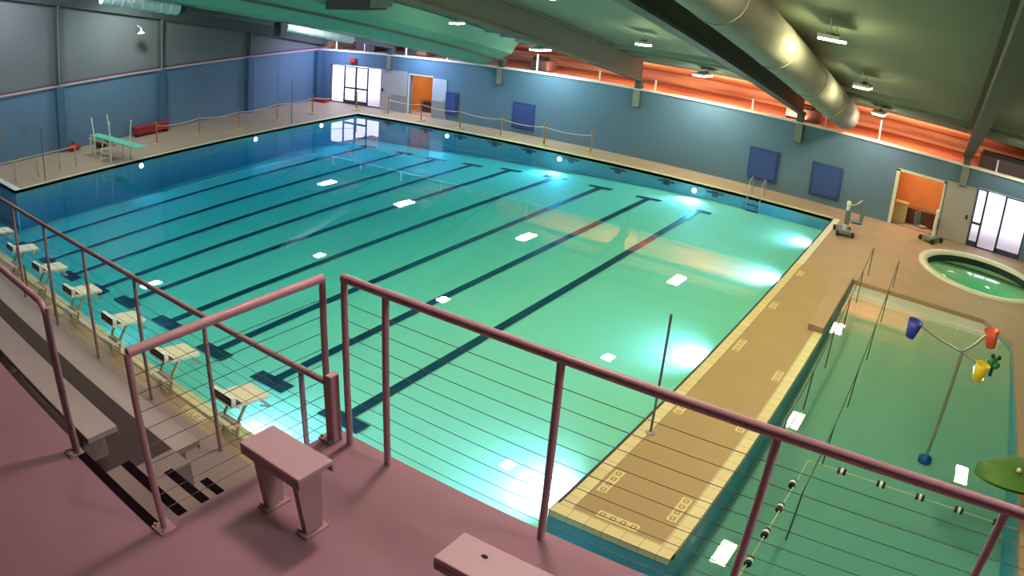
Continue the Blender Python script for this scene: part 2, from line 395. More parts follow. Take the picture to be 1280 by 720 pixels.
# columns on the far wall and pilasters on the left wall
colx = [.35, 7.8, 15.22, 22.8, 30.2]
k = 0
for x in colx:
    b = MB(); b.box(x-.16, x+.16, YW-.16, YW-.01, 2.45, 3.22, 'duct_pale'); b.box(x+.16, x+.20, YW-.16, YW-.01, 2.45, 3.22, 'girder'); b.prism([(x-.16, YW-.16), (x+.16, YW-.16), (x+.16, YW-.01), (x-.16, YW-.01)], 2.4, 2.45, 'girder')
    where = ['between the glass entrance and the grey panel', 'between the two left blue pads', 'at the middle of the far wall', 'left of the pair of blue pads', 'beside the orange doorway'][k]
    tag(b.build('wall_bracket'), 'pale steel bracket under the wall cap %s' % where, 'bracket', 'brackets under the far wall cap'); k += 1
for i, y in enumerate((-21.3, -15.35, -9.4, -3.4)):
    b = MB(); b.box(-5.58, -5.3, y-.2, y+.2, .1, 3.24, 'blue_dark'); b.box(-5.58, -5.36, y-.11, y+.11, 3.42, roofz(y, 4.0), 'girder'); b.box(-5.36, -5.33, y-.03, y+.03, .6, roofz(y, 4.0), 'duct_pale')
    where = ['nearest the starting blocks', 'left of the diving board', 'beside the long red bin', 'right of the long red bin'][i]
    tag(b.build('wall_column'), 'steel column on the left wall, %s' % where, 'column', 'columns of the left wall')
b = MB(); b.box(-5.58, -5.2, 1.6, 2.08, .1, 3.22, 'blue_dark'); tag(b.build('wall_column'), 'dark blue corner column beside the glass entrance', 'column')

# girders and ducts
where = ['nearest the left wall', 'beside the green duct', 'over the middle of the pool', 'beside the pale round duct', 'over the kids pool']
for i, x in enumerate(colx):
    b = MB(); b.slope(x-.2, x+.2, -34, 2.3, 3.62, 3.74, 'girder'); b.slope(x-.05, x+.05, -34, 2.3, 3.74, 4.6, 'girder'); b.slope(x-.2, x+.2, -34, 2.3, 4.6, 4.75, 'girder'); b.box(x-.15, x+.15, 2.0, 2.3, 3.3, 3.7, 'girder')
    tag(b.build('roof_girder'), 'sloping dark steel roof girder %s' % where[i], 'girder', 'roof girders')
def sl_pts(x, z0, ya, yb, n=2): return [(x, ya+(yb-ya)*i/(n-1), roofz(ya+(yb-ya)*i/(n-1), z0)) for i in range(n)]
g = thing('ceiling_duct', 'large green box duct sloping down to the far wall', 'duct', (7.2, 1.7, 3.3))
def inv(parent, o):
    o.parent = parent; o.matrix_parent_inverse = Matrix.Translation(parent.location).inverted(); return o
b = MB(); k_ = -.205
xs_ = [(5.5,3.45),(5.9,3.3),(7.1,3.3),(8.6,4.0),(9.0,4.7),(6.0,4.7),(5.5,4.1)]
ya, yb = -33.5, 1.7
vs = [(x, y, z + k_*(y-2.1)) for y in (ya, yb) for x, z in xs_]; n = len(xs_)
b.add(vs, [tuple(range(n)), tuple(range(2*n-1, n-1, -1))] + [(i, n+i, n+(i+1) % n, (i+1) % n) for i in range(n)], 'duct_green')
inv(g, b.build('duct_body'))
for y in (-1.5, -6.0, -10.5, -15.0, -19.5):
    b = MB(); b.add([(6.15, y-.32, roofz(y-.32, 3.285)), (6.55, y-.32, roofz(y-.32, 3.285)), (6.55, y+.32, roofz(y+.32, 3.285)), (6.15, y+.32, roofz(y+.32, 3.285))], [(0,3,2,1)], 'girder')
    inv(g, b.build('duct_grille'))
def round_duct(name, label, x, z0, r, ya, yb, m, grilles=()):
    g = thing(name, label, 'duct', (x, yb, roofz(yb, z0)))
    b = MB(); b.tube(sl_pts(x, z0, ya, yb, 12), r, m, 20)
    for y in [ya + (yb-ya)*i/8 for i in range(1, 8)]: b.tube([(x, y-.04, roofz(y-.04, z0)), (x, y+.04, roofz(y+.04, z0))], r+.02, m, 20)
    inv(g, b.build('duct_body'))
    for y in grilles:
        b = MB(); z_ = roofz(y, z0); b.box(x-r*.72, x-r*.55, y-.28, y+.28, z_-r-.02, z_-r*.6, 'dark'); inv(g, b.build('duct_grille'))
    return g
round_duct('ceiling_duct', 'large pale round duct sloping down to the far wall at the right', 24.75, 4.02, .62, -33.5, 1.9, 'duct_pale')
round_duct('ceiling_duct', 'white round duct near the corner above the glass entrance', 1.6, 3.55, .2, -6.6, -2.2, 'duct_white')
round_duct('ceiling_duct', 'white round duct with dark end cap high by the left wall', 1.6, 3.6, .3, -16.2, -12.6, 'duct_white')
b = MB(); b.tube(sl_pts(1.6, 3.6, -12.6, -12.3), .2, 'dark', 14); tag(b.build('duct_damper'), 'small black damper at the end of the long white duct by the left wall', 'damper')
b = MB(); b.box(1.35, 1.85, -7.1, -6.7, 4.95, 5.6, 'dark'); tag(b.build('loudspeaker', bevel=.03), 'black loudspeaker hanging at the end of the short white duct', 'loudspeaker')
# ceiling grilles in the bay of the pale duct
for i, (x, y) in enumerate(((20.9, -10.3), (21.0, -5.2))):
    b = MB(); z_ = roofz(y, 4.72)
    b.add([(x-.3, y-.4, roofz(y-.4, 4.70)), (x+.3, y-.4, roofz(y-.4, 4.70)), (x+.3, y+.4, roofz(y+.4, 4.70)), (x-.3, y+.4, roofz(y+.4, 4.70)),
           (x-.3, y-.4, roofz(y-.4, 4.76)), (x+.3, y-.4, roofz(y-.4, 4.76)), (x+.3, y+.4, roofz(y+.4, 4.76)), (x-.3, y+.4, roofz(y+.4, 4.76))], [(0,3,2,1),(0,1,5,4),(1,2,6,5),(2,3,7,6),(3,0,4,7)], 'duct_pale')
    b.add([(x-.24, y-.34, roofz(y-.34, 4.69)), (x+.24, y-.34, roofz(y-.34, 4.69)), (x+.24, y+.34, roofz(y+.34, 4.69)), (x-.24, y+.34, roofz(y+.34, 4.69))], [(0,3,2,1)], 'dark')
    tag(b.build('ceiling_grille'), 'square dark roof grille, %s of the two left of the pale duct' % ('nearer' if i == 0 else 'farther'), 'grille', 'square roof grilles')
# unit heater
h = thing('unit_heater', 'dark brown unit heater hanging from the roof at the top of the photo', 'heater', (9.8, -10, 6.4))
b = MB(); b.box(-1.15, 1.0, -.5, .5, .0, .8, 'dark_brown'); o_ = b.build('heater_body', h, .03)
b = MB(); b.box(1.0, 1.35, -.4, .4, .1, .7, 'duct_pale'); b.build('heater_louver', h, .03)
b = MB(); b.tube([(-.8, 0, .8), (-.8, 0, 1.0)], .02, 'dark'); b.build('hanger', h); b = MB(); b.tube([(.8, 0, .8), (.8, 0, 1.0)], .02, 'dark'); b.build('hanger', h)

# ------------------------------------------------------------------ lamps
lx = [-3.2, 3.0, 10.8, 18.7, 26.3, 32.9]; ly = [.75, -5.5, -12.0, -18.3, -24.6]
rowname = ['row nearest the far wall', 'second row from the far wall', 'third row from the far wall', 'fourth row from the far wall', 'row over the balcony']
colname = ['leftmost bay', 'second bay from the left', 'third bay from the left', 'bay left of the pale duct', 'bay right of the pale duct', 'rightmost bay']
lp = thing('ceiling_lamp', 'x', 'lamp', (0,0,0))
b = MB(); b.box(-.26, .26, -.58, .58, .0, .09, 'white'); b.box(-.06, .06, -.56, .56, .09, .14, 'duct_pale'); b.build('lamp_housing', lp)
b = MB(); b.box(-.24, .24, -.56, .56, -.05, -.004, 'lamp'); b.build('lamp_diffuser', lp)
for hy in (-.4, .4): b = MB(); b.tube([(0, hy, .14), (0, hy, .40-.205*hy)], .014, 'white', 6); b.build('hanger', lp)
first = True
for j, y in enumerate(ly):
    for i, x in enumerate(lx):
        if (i, j) in ((0,1),(1,2),(2,2),(5,2)): continue
        o = lp if first else dup(lp)
        first = False
        o.location = (x, y, roofz(y, 4.70)-.42)
        small = (i, j) in ((1,1),(2,1),(3,1),(3,2)); o.scale = (.8, .42, 1) if small else (1, 1, 1)
        for ch in o.children:
            if ch.name.startswith('lamp_diffuser'): ch.material_slots[0].link = 'OBJECT'; ch.material_slots[0].material = lampmat(i, j)
        tag(o, '%s roof lamp, %s, %s' % ('short white' if small else 'white oblong', colname[i], rowname[j]), 'lamp', 'roof lamps')

# upper level: lit from its own warm lamps, railing posts on the wall cap
def area(name, loc, sx, sy, power, col, rot=(0,0,0), spread=None):
    l = bpy.data.lights.new(name, 'AREA'); l.shape = 'RECTANGLE'; l.size = sx; l.size_y = sy; l.energy = power; l.color = col
    if spread: l.spread = spread
    o = bpy.data.objects.new(name, l); C.objects.link(o); o.location = loc; o.rotation_euler = rot; return o
for x, p in ((11.0, 45), (14.5, 75), (18.5, 115), (21.5, 95), (26.5, 115), (28.6, 60), (7.2, 10), (2.5, 9)):
    area('cove_light', (x, 3.2, 3.35), 2.6, .5, p, (1, .45, .24), (PI-.5, 0, 0))
px_ = [-4.2, -1.8, 1.4, 4.3, 6.4, 9.8, 13.2, 16.0, 20.6, 23.9, 26.3, 31.5, 33.5, 35.0]
for i, x in enumerate(px_):
    h_ = .85 if i in (5, 10, 12) else .5
    b = MB(); b.box(x-.035, x+.035, YW+.05, YW+.12, 3.31, 3.31+h_, 'white'); b.box(x-.07, x+.07, YW+.02, YW+.16, 3.31, 3.33, 'white')
    tag(b.build('guard_post'), 'white guard post standing on the far wall cap, number %s counted from the left' % ['one','two','three','four','five','six','seven','eight','nine','ten','eleven','twelve','thirteen','fourteen'][i], 'post', 'white guard posts on the far wall cap')
for i, (x, ww) in enumerate(((-2.9, 1.6), (1.2, 1.4), (22.6, 1.5), (32.5, 3.5), (9.2, 1.0))):
    b = MB(); b.box(x-ww/2, x+ww/2, 3.3, 4.2, 3.2, 3.75, 'dark_brown'); b.box(x-ww/2+.1, x+ww/2-.3, 3.35, 4.0, 3.75, 3.9, 'dark')
    tag(b.build('storage_crate', bevel=.02), 'dark storage crate on the upper level %s' % ['above the glass entrance', 'above the grey panel by the orange room', 'at the end of the dark girder', 'above the right glass doors', 'beside the third roof lamp from the left'][i], 'crate', 'dark crates on the upper level')

# ------------------------------------------------------------------ entrances
def doorleaf(name, x0, x1, z1, y=YW+.05, mid=True, fw_=.06):
    d = MB(); d.box(x0, x0+fw_, y, y+.06, ZD, z1, 'frame'); d.box(x1-fw_, x1, y, y+.06, ZD, z1, 'frame'); d.box(x0, x1, y, y+.06, z1-fw_, z1, 'frame'); d.box(x0, x1, y, y+.06, ZD, ZD+.22, 'frame')
    if mid: d.box(x0, x1, y-.02, y+.05, 1.02, 1.12, 'frame')
    o = struct(name, d, None); g_ = MB(); g_.box(x0+fw_, x1-fw_, y+.02, y+.03, ZD+.22, z1-fw_, 'glass'); g_.build('pane', o); return o
def winleaf(name, x0, x1, z1, y=YW+.05):
    d = MB(); f_ = .035; d.box(x0, x0+f_, y, y+.05, ZD, z1, 'frame'); d.box(x1-f_, x1, y, y+.05, ZD, z1, 'frame'); d.box(x0, x1, y, y+.05, z1-f_, z1, 'frame'); d.box(x0, x1, y, y+.05, ZD, ZD+.06, 'frame')
    o = struct(name, d); g_ = MB(); g_.box(x0+f_, x1-f_, y+.02, y+.03, ZD+.06, z1-f_, 'glass'); g_.build('pane', o); return o
tag(winleaf('window_1', -4.62, -3.38, 2.40), 'tall glass sidelight left of the double doors')
tag(doorleaf('door_1', -3.38, -2.40, 2.38), 'left leaf of the glass double doors')
tag(doorleaf('door_2', -2.40, -1.42, 2.36), 'right leaf of the glass double doors')
tag(winleaf('window_2', -1.42, -.32, 2.40), 'tall glass sidelight right of the double doors')
tag(doorleaf('door_3', 30.9, 31.35, 2.5, mid=True), 'narrow glass door leaf at the right entrance')
tag(winleaf('window_3', 31.35, 32.18, 2.5), 'tall glass sidelight at the right entrance')
tag(doorleaf('door_4', 32.18, 33.3, 2.5, mid=False), 'wide glass door at the right edge')
b = MB(); b.box(-.30, 1.72, YW-.05, YW-.005, .1, 2.42, 'grey_door'); b.box(.55, 1.7, YW-.07, YW-.05, .1, 1.05, 'grey_lower'); b.box(-.15, -.05, YW-.1, YW-.05, 1.15, 1.32, 'dark')
tag(b.build('wall_panel'), 'large grey wall panel between the glass entrance and the orange room', 'panel')
d_ = thing('door_leaf', 'pale grey door standing open flat against the wall right of the orange room', 'door', (3.52, YW-.06, .1))
b = MB(); b.box(0, .95, 0, .05, 0.02, 2.14, 'door_white'); b.build('door_panel', d_); b = MB(); b.box(.02, .93, -.012, 0, .05, .95, 'grey_lower'); b.build('kick_plate', d_); b = MB(); b.box(.80, .88, -.06, 0, 1.0, 1.05, 'steel'); b.build('door_handle', d_)
d_ = thing('door_leaf', 'wide grey door standing open beside the right orange doorway', 'door', (29.55, YW-.06, .1))
b = MB(); b.box(0, 1.3, 0, .05, 0.02, 2.38, 'grey_door'); b.build('door_panel', d_); b = MB(); b.box(1.05, 1.15, -.06, 0, 1.05, 1.22, 'dark'); b.build('door_handle', d_)
b = MB(); b.box(27.3, 27.45, YW-.04, YW, .1, 2.4, 'coping_w'); b.box(29.4, 29.5, YW-.04, YW, .1, 2.4, 'coping_w'); b.box(27.3, 29.5, YW-.04, YW, 2.32, 2.42, 'coping_w'); struct('trim_8', b, 'pale frame of the right orange doorway')
b = MB(); b.box(1.78, 1.85, YW-.03, YW, .1, 2.34, 'coping_w'); b.box(1.78, 3.5, YW-.03, YW, 2.28, 2.34, 'coping_w'); struct('trim_9', b, 'pale frame of the left orange doorway')
# rooms behind the openings
def room(x0, x1, zt, depth, m, label):
    b = MB(); y0_ = YW+.25; y1_ = y0_+depth
    b.box(x0-.1, x0, y0_, y1_, 0, zt, m); b.box(x1, x1+.1, y0_, y1_, 0, zt, m); b.box(x0-.1, x1+.1, y1_, y1_+.1, 0, zt, m); b.box(x0-.1, x1+.1, y0_, y1_, zt, zt+.1, m); b.box(x0-.1, x1+.1, y0_, y1_+.1, 0, .1, 'deck')
    return struct('wall_room', b, label)
room(1.2, 5.0, 2.8, 3.0, 'room_orange', 'walls of the orange room left')
room(26.9, 30.3, 2.8, 3.0, 'room_orange', 'walls of the orange room right')
area('room_light', (3.0, 3.9, 2.7), 1.4, 1.0, 50, (1, .55, .25))
area('room_light', (28.6, 3.9, 2.7), 1.4, 1.0, 50, (1, .50, .22))
for i, (x, y, sx, h_, m, lab) in enumerate(((2.3, 3.4, .5, .6, 'room_dark', 'dark equipment crate inside the left orange room'), (3.25, 3.2, .35, .5, 'room_dark', 'small dark box right inside the left orange room'), (28.5, 3.3, .8, .65, 'room_dark', 'dark low table inside the right orange room'), (27.75, 2.9, .28, .85, 'brass', 'olive cabinet at the left side of the right orange room'))):
    c_ = thing('storage_box', lab, 'box', (x, y, .1)); b = MB(); b.box(-sx, sx, -.25, .25, 0, h_-.05, m); b.build('box_body', c_, .01); b = MB(); b.box(-sx-.02, sx+.02, -.27, .27, h_-.05, h_, m); b.build('lid', c_, .01)
b = MB()
for dx in (0, .35): b.tube([(3.1+dx, 3.4, .1), (3.22+dx*.4, 3.4, 2.1)], .035, 'room_dark', 6)
for q in range(6): b.tube([(3.12+.03*q, 3.4, .4+.28*q), (3.43-.0*q-.03*q, 3.4, .4+.28*q)], .02, 'room_dark', 6)
tag(b.build('step_ladder'), 'dark ladder leaning inside the left orange room', 'ladder')
# vestibules
for x0_, x1_, lab in ((-5.6, .6, 'left'), (30.5, 36.9, 'right')):
    b = MB(); b.box(x1_, x1_+.1, YW+.25, 7, 0, 3.0, 'duct_white'); struct('wall_vestibule', b, 'side walls of the %s vestibule' % lab)
b = MB(); b.box(-40, 70, YW+.25, 60, -.05, .06, 'outside'); struct('floor', b, 'pale paving outside the glass entrances')
# exit sign
e_ = thing('exit_sign', 'small red lit exit sign above the glass double doors', 'sign', (-2.55, YW-.12, 2.62))
b = MB(); b.box(-.24, .24, -.02, .1, 0, .26, 'red'); b.build('sign_box', e_, .01)
def text(body, size, loc, rot, m, name, parent, ext=.004):
    cu = bpy.data.curves.new(name, 'FONT'); cu.body = body; cu.size = size; cu.extrude = ext; cu.align_x = 'CENTER'; cu.align_y = 'CENTER'
    t = bpy.data.objects.new('tmp', cu); C.objects.link(t)
    dg = bpy.context.evaluated_depsgraph_get(); me = bpy.data.meshes.new_from_object(t.evaluated_get(dg)); bpy.data.objects.remove(t)
    me.materials.clear(); me.materials.append(M[m]); o = bpy.data.objects.new(name, me); C.objects.link(o); o.location = loc; o.rotation_euler = rot; o.parent = parent; return o
text('EXIT', .2, (0, -.026, .13), (PI/2, 0, 0), 'exit', 'lettering', e_)
# blue wall pads
for x0_, x1_, z0_, z1_, lab in ((4.45, 5.25, .42, 1.63, 'small blue wall pad right of the open pale door'), (8.66, 9.94, .34, 1.66, 'blue square wall pad left of the middle bracket, standing alone'), (20.76, 22.13, .42, 1.80, 'left one of the two blue wall pads near the pool lift'), (23.62, 25.02, .38, 1.80, 'right one of the two blue wall pads, just behind the pool lift')):
    c_ = thing('wall_pad', lab, 'pad', ((x0_+x1_)/2, YW-.05, z0_)); hx = (x1_-x0_)/2; hz = z1_-z0_
    b = MB(); b.box(-hx, hx, -.02, .04, 0, hz, 'blue_pad'); b.build('pad_frame', c_, .01); b = MB(); b.box(-hx+.12, hx-.1, -.05, -.02, .1, hz-.12, 'blue_pad_in'); b.build('pad_cushion', c_, .015)
    c_['group'] = 'blue wall pads'
for i, (y, z) in enumerate(((-17.3, 1.55), (-18.6, 1.5))):
    b = MB(); b.box(-5.58, -5.56, y-.14, y+.14, z-.18, z+.18, 'panel_gray'); tag(b.build('wall_notice'), 'small pale notice on the left wall, %s' % ('the one nearer the diving board' if i == 0 else 'the one at the photo edge'), 'notice', 'notices on the left wall')
b = MB(); b.lathe([(.02, .25), (.05, .22), (.05, .12), (.22, .0), (.2, -.05), (.001, -.06)], 'white', (-4.9, -10.9, 5.35), 14); b.tube([(-4.9, -10.9, 5.6), (-5.35, -10.9, 5.75)], .02, 'white')
tag(b.build('horn_speaker'), 'small white bell-shaped horn hanging high by the left wall', 'speaker')

# ------------------------------------------------------------------ balcony, stair and bleachers
ZF = 4.6
b = MB()
b.box(26.31, 37, -34, -26.38, 4.35, ZF, 'pinkfloor'); b.box(-5.6, 26.31, -34, -27.82, 4.35, ZF, 'pinkfloor')
struct('floor', b, 'mauve concrete balcony floor')
b = MB()
b.box(-5.6, 26.31, -27.0, -26.34, 3.45, 3.70, 'greyfloor')            # lowest walkway
b.box(-5.6, 25.08, -27.82, -27.06, 3.45, 4.12, 'tread'); b.box(25.08, 25.33, -27.82, -27.0, 3.45, 4.12, 'greyfloor'); b.box(-5.6, 25.08, -27.06, -27.0, 3.45, 4.12, 'tread')            # tread under the upper bench
b.box(-5.6, 25.33, -27.86, -27.80, 4.1, ZF-.02, 'tread')
b.box(26.25, 37, -26.44, -26.36, 3.2, 4.35, 'greyfloor')
for i, (ya, yb, z) in enumerate(((-27.82, -27.5, 4.375), (-27.5, -27.17, 4.15), (-27.17, -26.88, 3.925))):
    b.box(25.33, 26.33, ya, yb, 3.4, z, 'greyfloor')
    b.box(25.33, 26.33, yb-.07, yb+.003, z-.03, z+.004, 'nosing')
b.box(25.33, 26.31, -27.88, -27.817, ZF-.03, ZF+.004, 'nosing')
struct('floor', b, 'grey concrete treads of the bleachers with black step nosings')
b = MB(); b.box(-5.6, 37, -26.9, -26.5, -.6, 3.45, 'panel_gray'); struct('wall_bleacher', b, 'wall under the bleachers')

def plank_bench(name, label, x0, x1, y0, y1, z, foot_z, mtop='seat'):
    t = thing(name, label, 'bench', ((x0+x1)/2, (y0+y1)/2, foot_z)); hx = (x1-x0)/2; hy = (y1-y0)/2; h_ = z-foot_z
    b = MB(); b.box(-hx, hx, -hy, hy, h_-.045, h_, mtop); 
    b.box(-hx, hx, hy-.01, hy, h_-.08, h_-.04, mtop); b.build('seat_plank', t, .006)
    n = max(2, int((x1-x0)/1.8)+1)
    for i in range(n):
        x = -hx+.25+(2*hx-.5)*i/(n-1); b = MB(); b.box(x-.03, x+.03, -hy+.03, hy-.03, 0, h_-.045, 'greyfloor'); b.build('leg', t)
    return t
plank_bench('bleacher_bench', 'long grey plank bench on the lower bleacher tread, nearest the pool', -5, 25.08, -27.02, -26.74, 4.08, 3.70)
plank_bench('bleacher_bench', 'long grey plank bench on the upper bleacher tread, nearest the balcony floor', -5, 25.02, -27.66, -27.40, 4.47, 4.12)
def step_bench(label, x0, x1, y0, y1, zt):
    t = thing('balcony_bench', label, 'bench', ((x0+x1)/2, (y0+y1)/2, ZF)); hx = (x1-x0)/2; hy = (y1-y0)/2; h_ = zt-ZF
    b = MB(); b.box(-hx, hx, -hy, hy, h_-.03, h_, 'seat2'); b.box(-hx, hx, -hy, -hy+.012, h_-.075, h_-.03, 'benchleg'); b.box(-hx, hx, hy-.012, hy, h_-.075, h_-.03, 'benchleg'); b.build('seat_plank', t, .006)
    n = max(2, int(2*hx/1.0)+1)
    for i in range(n):
        xx = -hx+.08+(2*hx-.16)*i/(n-1)
        b = MB(); b.add([(xx-.02, -hy+.03, h_-.03), (xx+.02, -hy+.03, h_-.03), (xx+.02, hy-.03, h_-.03), (xx-.02, hy-.03, h_-.03), (xx-.02, -.06, .012), (xx+.02, -.06, .012), (xx+.02, .06, .012), (xx-.02, .06, .012)], [(0,3,2,1)[::-1],(4,5,6,7)[::-1],(0,4,5,1)[::-1],(1,5,6,2)[::-1],(2,6,7,3)[::-1],(3,7,4,0)[::-1]], 'benchleg')
        b.box(xx-.045, xx+.045, -.09, .09, 0, .012, 'benchleg'); l_ = b.build('leg', t)
        
        for by in (-.07, .07): b = MB(); b.ball((xx-.03, by, .02), .014, 'steel', 8); b.build('bolt', l_)
    return t
step_bench('short pink plank bench beside the stair on the balcony', 26.53, 27.01, -27.33, -27.08, 5.05)
t = step_bench('pale pink plank bench cut off by the bottom edge of the photo', 27.85, 31.3, -27.31, -27.08, 5.05)
b = MB(); b.ball((0, 0, 0), .012, 'black', 8, (1.6, 1, .4)); o_ = b.build('bolt', t); o_.location = (-1.725+.17, .03, .452)
b = MB(); b.ball((0, 0, 0), .012, 'black', 8, (1, 1, .4)); o_ = b.build('bolt', t); o_.location = (-1.725+.42, -.03, .452)

ZR = 5.71
RO = .021
def base_plate(t, x, y, z, m='rail'):
    b = MB(); b.box(x-.055, x+.055, y-.055, y+.055, z, z+.012, m)
    for sx in (-1, 1):
        b.tube([(x+sx*.04, y-.035, z+.012), (x+sx*.04, y-.035, z+.03)], .009, 'steel', 6)
    return b.build('base_plate', t)
# front guard rail along y=-26.45
r = thing('guard_rail', 'mauve guard rail along the front edge of the balcony with thin cables', 'railing', (0, 0, 0))
b = MB(); b.tube([(26.48, -26.45, ZR), (33.5, -26.45, ZR)], .026, 'rail', 12); b.build('top_rail', r)
px = [26.49, 26.81, 27.90, 28.97, 30.05, 31.13, 32.2, 33.3]
for i, x in enumerate(px):
    b = MB(); b.tube([(x, -26.45, ZF), (x, -26.45, ZR)], RO, 'rail', 10); b.build('post', r); 
for k in range(9):
    z = 4.72+.105*k; b = MB(); b.tube([(26.49, -26.45, z), (33.3, -26.45, z)], .0022, 'cable', 5); b.build('cable', r)
# side guard rail of the platform, along x=26.35
r = thing('guard_rail', 'mauve guard rail along the side of the balcony beside the stair', 'railing', (0, 0, 0))
b = MB(); b.tube([(26.34, -27.82, ZR-.02), (26.36, -26.50, ZR-.02)], .026, 'rail', 12); b.build('top_rail', r)
for x, y in ((26.34, -27.82), (26.36, -26.50)):
    b = MB(); b.tube([(x, y, ZF), (x, y, ZR-.02)], RO, 'rail', 10); b.build('post', r); base_plate(r, x, y, ZF)
for k in range(9):
    z = 4.72+.105*k; b = MB(); b.tube([(26.34, -27.80, z), (26.36, -26.50, z)], .0022, 'cable', 5); b.build('cable', r)
b = MB(); b.box(26.375, 26.425, -26.53, -26.45, ZF, 5.08, 'rail'); tag(b.build('newel_post', bevel=.008), 'short square mauve post in the gap between the two guard rails', 'post')
# lower guard rail along the walkway edge
r = thing('guard_rail', 'grey mauve guard rail along the front of the lower bleacher walkway', 'railing', (0, 0, 0))
b = MB(); b.tube([(10, -26.40, 4.90), (26.3, -26.40, 4.93)], .024, 'rail2', 12); b.build('top_rail', r)
for x in [26.0, 24.84, 23.69, 22.53, 21.38, 20.22, 19.06, 17.9, 16.75, 15.6, 14.4, 13.3]:
    b = MB(); b.tube([(x, -26.40, 3.70), (x, -26.40, 4.9)], .02, 'rail2', 8); b.build('post', r)
for k in range(9):
    z = 3.86+.105*k; b = MB(); b.tube([(10, -26.40, z), (26.2, -26.40, z)], .0022, 'cable', 5); b.build('cable', r)
# left rail on the balcony floor edge
r = thing('guard_rail', 'dark mauve guard rail at the left of the stair head', 'railing', (0, 0, 0))
b = MB(); b.tube([(25.28, -27.86, 4.6), (25.28, -27.86, 5.58), (25.22, -27.86, 5.63), (22.0, -27.86, 5.63)], .022, 'rail', 10); b.build('top_rail', r)
for x in (25.33, 23.2): b = MB(); b.tube([(x, -27.86, ZF), (x, -27.86, 5.62)], .016, 'rail2', 8); b.build('post', r)
base_plate(r, 25.3, -27.88, ZF, 'greyfloor')

# ------------------------------------------------------------------ starting blocks
sb = thing('starting_block', 'x', 'starting block', (0,0,0))
b = MB(); T_ = Matrix.Translation((0, .12, .64)) @ Matrix.Rotation(-.14, 4, 'X'); b.box(-.30, .30, -.33, .42, -.03, .03, 'cream', T_); b.build('platform', sb, .01)
b = MB(); T2 = Matrix.Translation((0, .12, .64)) @ Matrix.Rotation(-.14, 4, 'X'); b.box(-.29, .29, -.42, -.33, -.02, .16, 'white', T2); b.box(-.27, .27, -.425, -.415, .02, .15, 'black', T2); b.box(-.29, .29, -.33, -.20, .031, .036, 'black', T2); b.build('rear_plate', sb)
for sx in (-1, 1):
    b = MB(); b.tube([(sx*.2, -.22, 0), (sx*.2, -.12, .35), (sx*.2, .1, .61)], .03, 'brass', 8); b.build('leg', sb)
b = MB(); b.tube([(-.2, -.22, .3), (.2, -.22, .3)], .02, 'brass', 6); b.tube([(-.2, -.22, .15), (.2, -.22, .15)], .02, 'brass', 6); b.box(-.24, .24, -.34, -.10, .26, .29, 'cream'); b.build('step', sb)
b = MB(); b.tube([(-.3, .3, .5), (-.34, .48, .42), (.34, .48, .42), (.3, .3, .5)], .018, 'steel', 6); b.build('handle', sb)
names = ['nearest the balcony', 'second from the balcony', 'third from the balcony', 'fourth from the balcony', 'fifth from the balcony', 'sixth from the balcony', 'seventh from the balcony', 'second from the left end', 'at the left end of the row']
for i, x in enumerate([20.1, 17.95, 15.8, 13.6, 11.45, 9.3, 7.0, 4.8, 2.6]):
    o = sb if i == 0 else dup(sb)
    o.location = (x, -22.98, ZD+.02)
    tag(o, 'cream starting block on tan metal legs, %s' % names[i], 'starting block', 'starting blocks at the near pool end')
# ladder and traffic bits at the near end: orange cone-like floor posts
for i, x in enumerate((13.0, 11.0)):
    b = MB(); b.lathe([(.10, 0), (.10, .03), (.04, .04), (.03, .75), (.05, .76), (.001, .80)], 'orange', (x, -23.45, ZD), 12, True)
    tag(b.build('deck_post'), 'short orange post on the deck behind the %s starting block from the balcony' % ('fourth' if i == 0 else 'fifth'), 'post', 'orange posts on the near deck')

# ------------------------------------------------------------------ diving board
d = thing('diving_board', 'low diving board with pale green plank over the left side of the pool', 'diving board', (0, 0, 0))
b = MB(); b.add([(x, y, z) for x, y, z in ((-3.6,-14.62,.98),(1.45,-14.62,.98),(1.45,-14.12,.98),(-3.6,-14.12,.98),(-3.6,-14.62,.92),(1.45,-14.62,.95),(1.45,-14.12,.95),(-3.6,-14.12,.92))], [(0,1,2,3),(7,6,5,4),(0,4,5,1),(1,5,6,2),(2,6,7,3),(3,7,4,0)], 'board'); b.build('board', d)
for x in (-3.3, -1.0):
    for y in (-14.7, -14.05):
        b = MB(); b.tube([(x-.1, y, ZD), (x, y, .9)], .04, 'cream', 8); b.build('leg', d)
b = MB(); b.box(-3.5, -.6, -14.72, -14.62, .8, .9, 'brass'); b.box(-3.5, -.6, -14.12, -14.03, .8, .9, 'brass'); b.box(-1.6, -1.2, -14.7, -14.05, .85, .93, 'dark'); b.build('frame', d)
b = MB()
for y in (-14.8, -13.95): b.tube([(-3.3, y, .9), (-3.0, y, 1.95), (-2.4, y, 2.0)], .03, 'cream', 8) if False else None
for (x, y, lean) in ((-2.6, -14.8, -.25), (-2.6, -13.95, -.25), (-.9, -14.8, .0), (-.5, -13.95, .18)):
    h_ = MB(); h_.tube([(x, y, .1), (x, y, .95), (x+lean, y, 1.85)], .032, 'cream', 8); h_.ball((x+lean, y, 1.85), .045, 'cream'); h_.build('handrail', d)
b = MB()
for s_ in (-.22, .22): b.tube([(-1.15+s_*.6, -14.95+s_, .1), (-1.15+s_*.4, -14.85+s_*.8, .9)], .03, 'cream', 8)
for q in range(3): b.tube([(-1.28, -15.13, .25+.22*q), (-1.02, -14.73, .25+.22*q)], .022, 'cream', 6)
b.build('ladder', d)
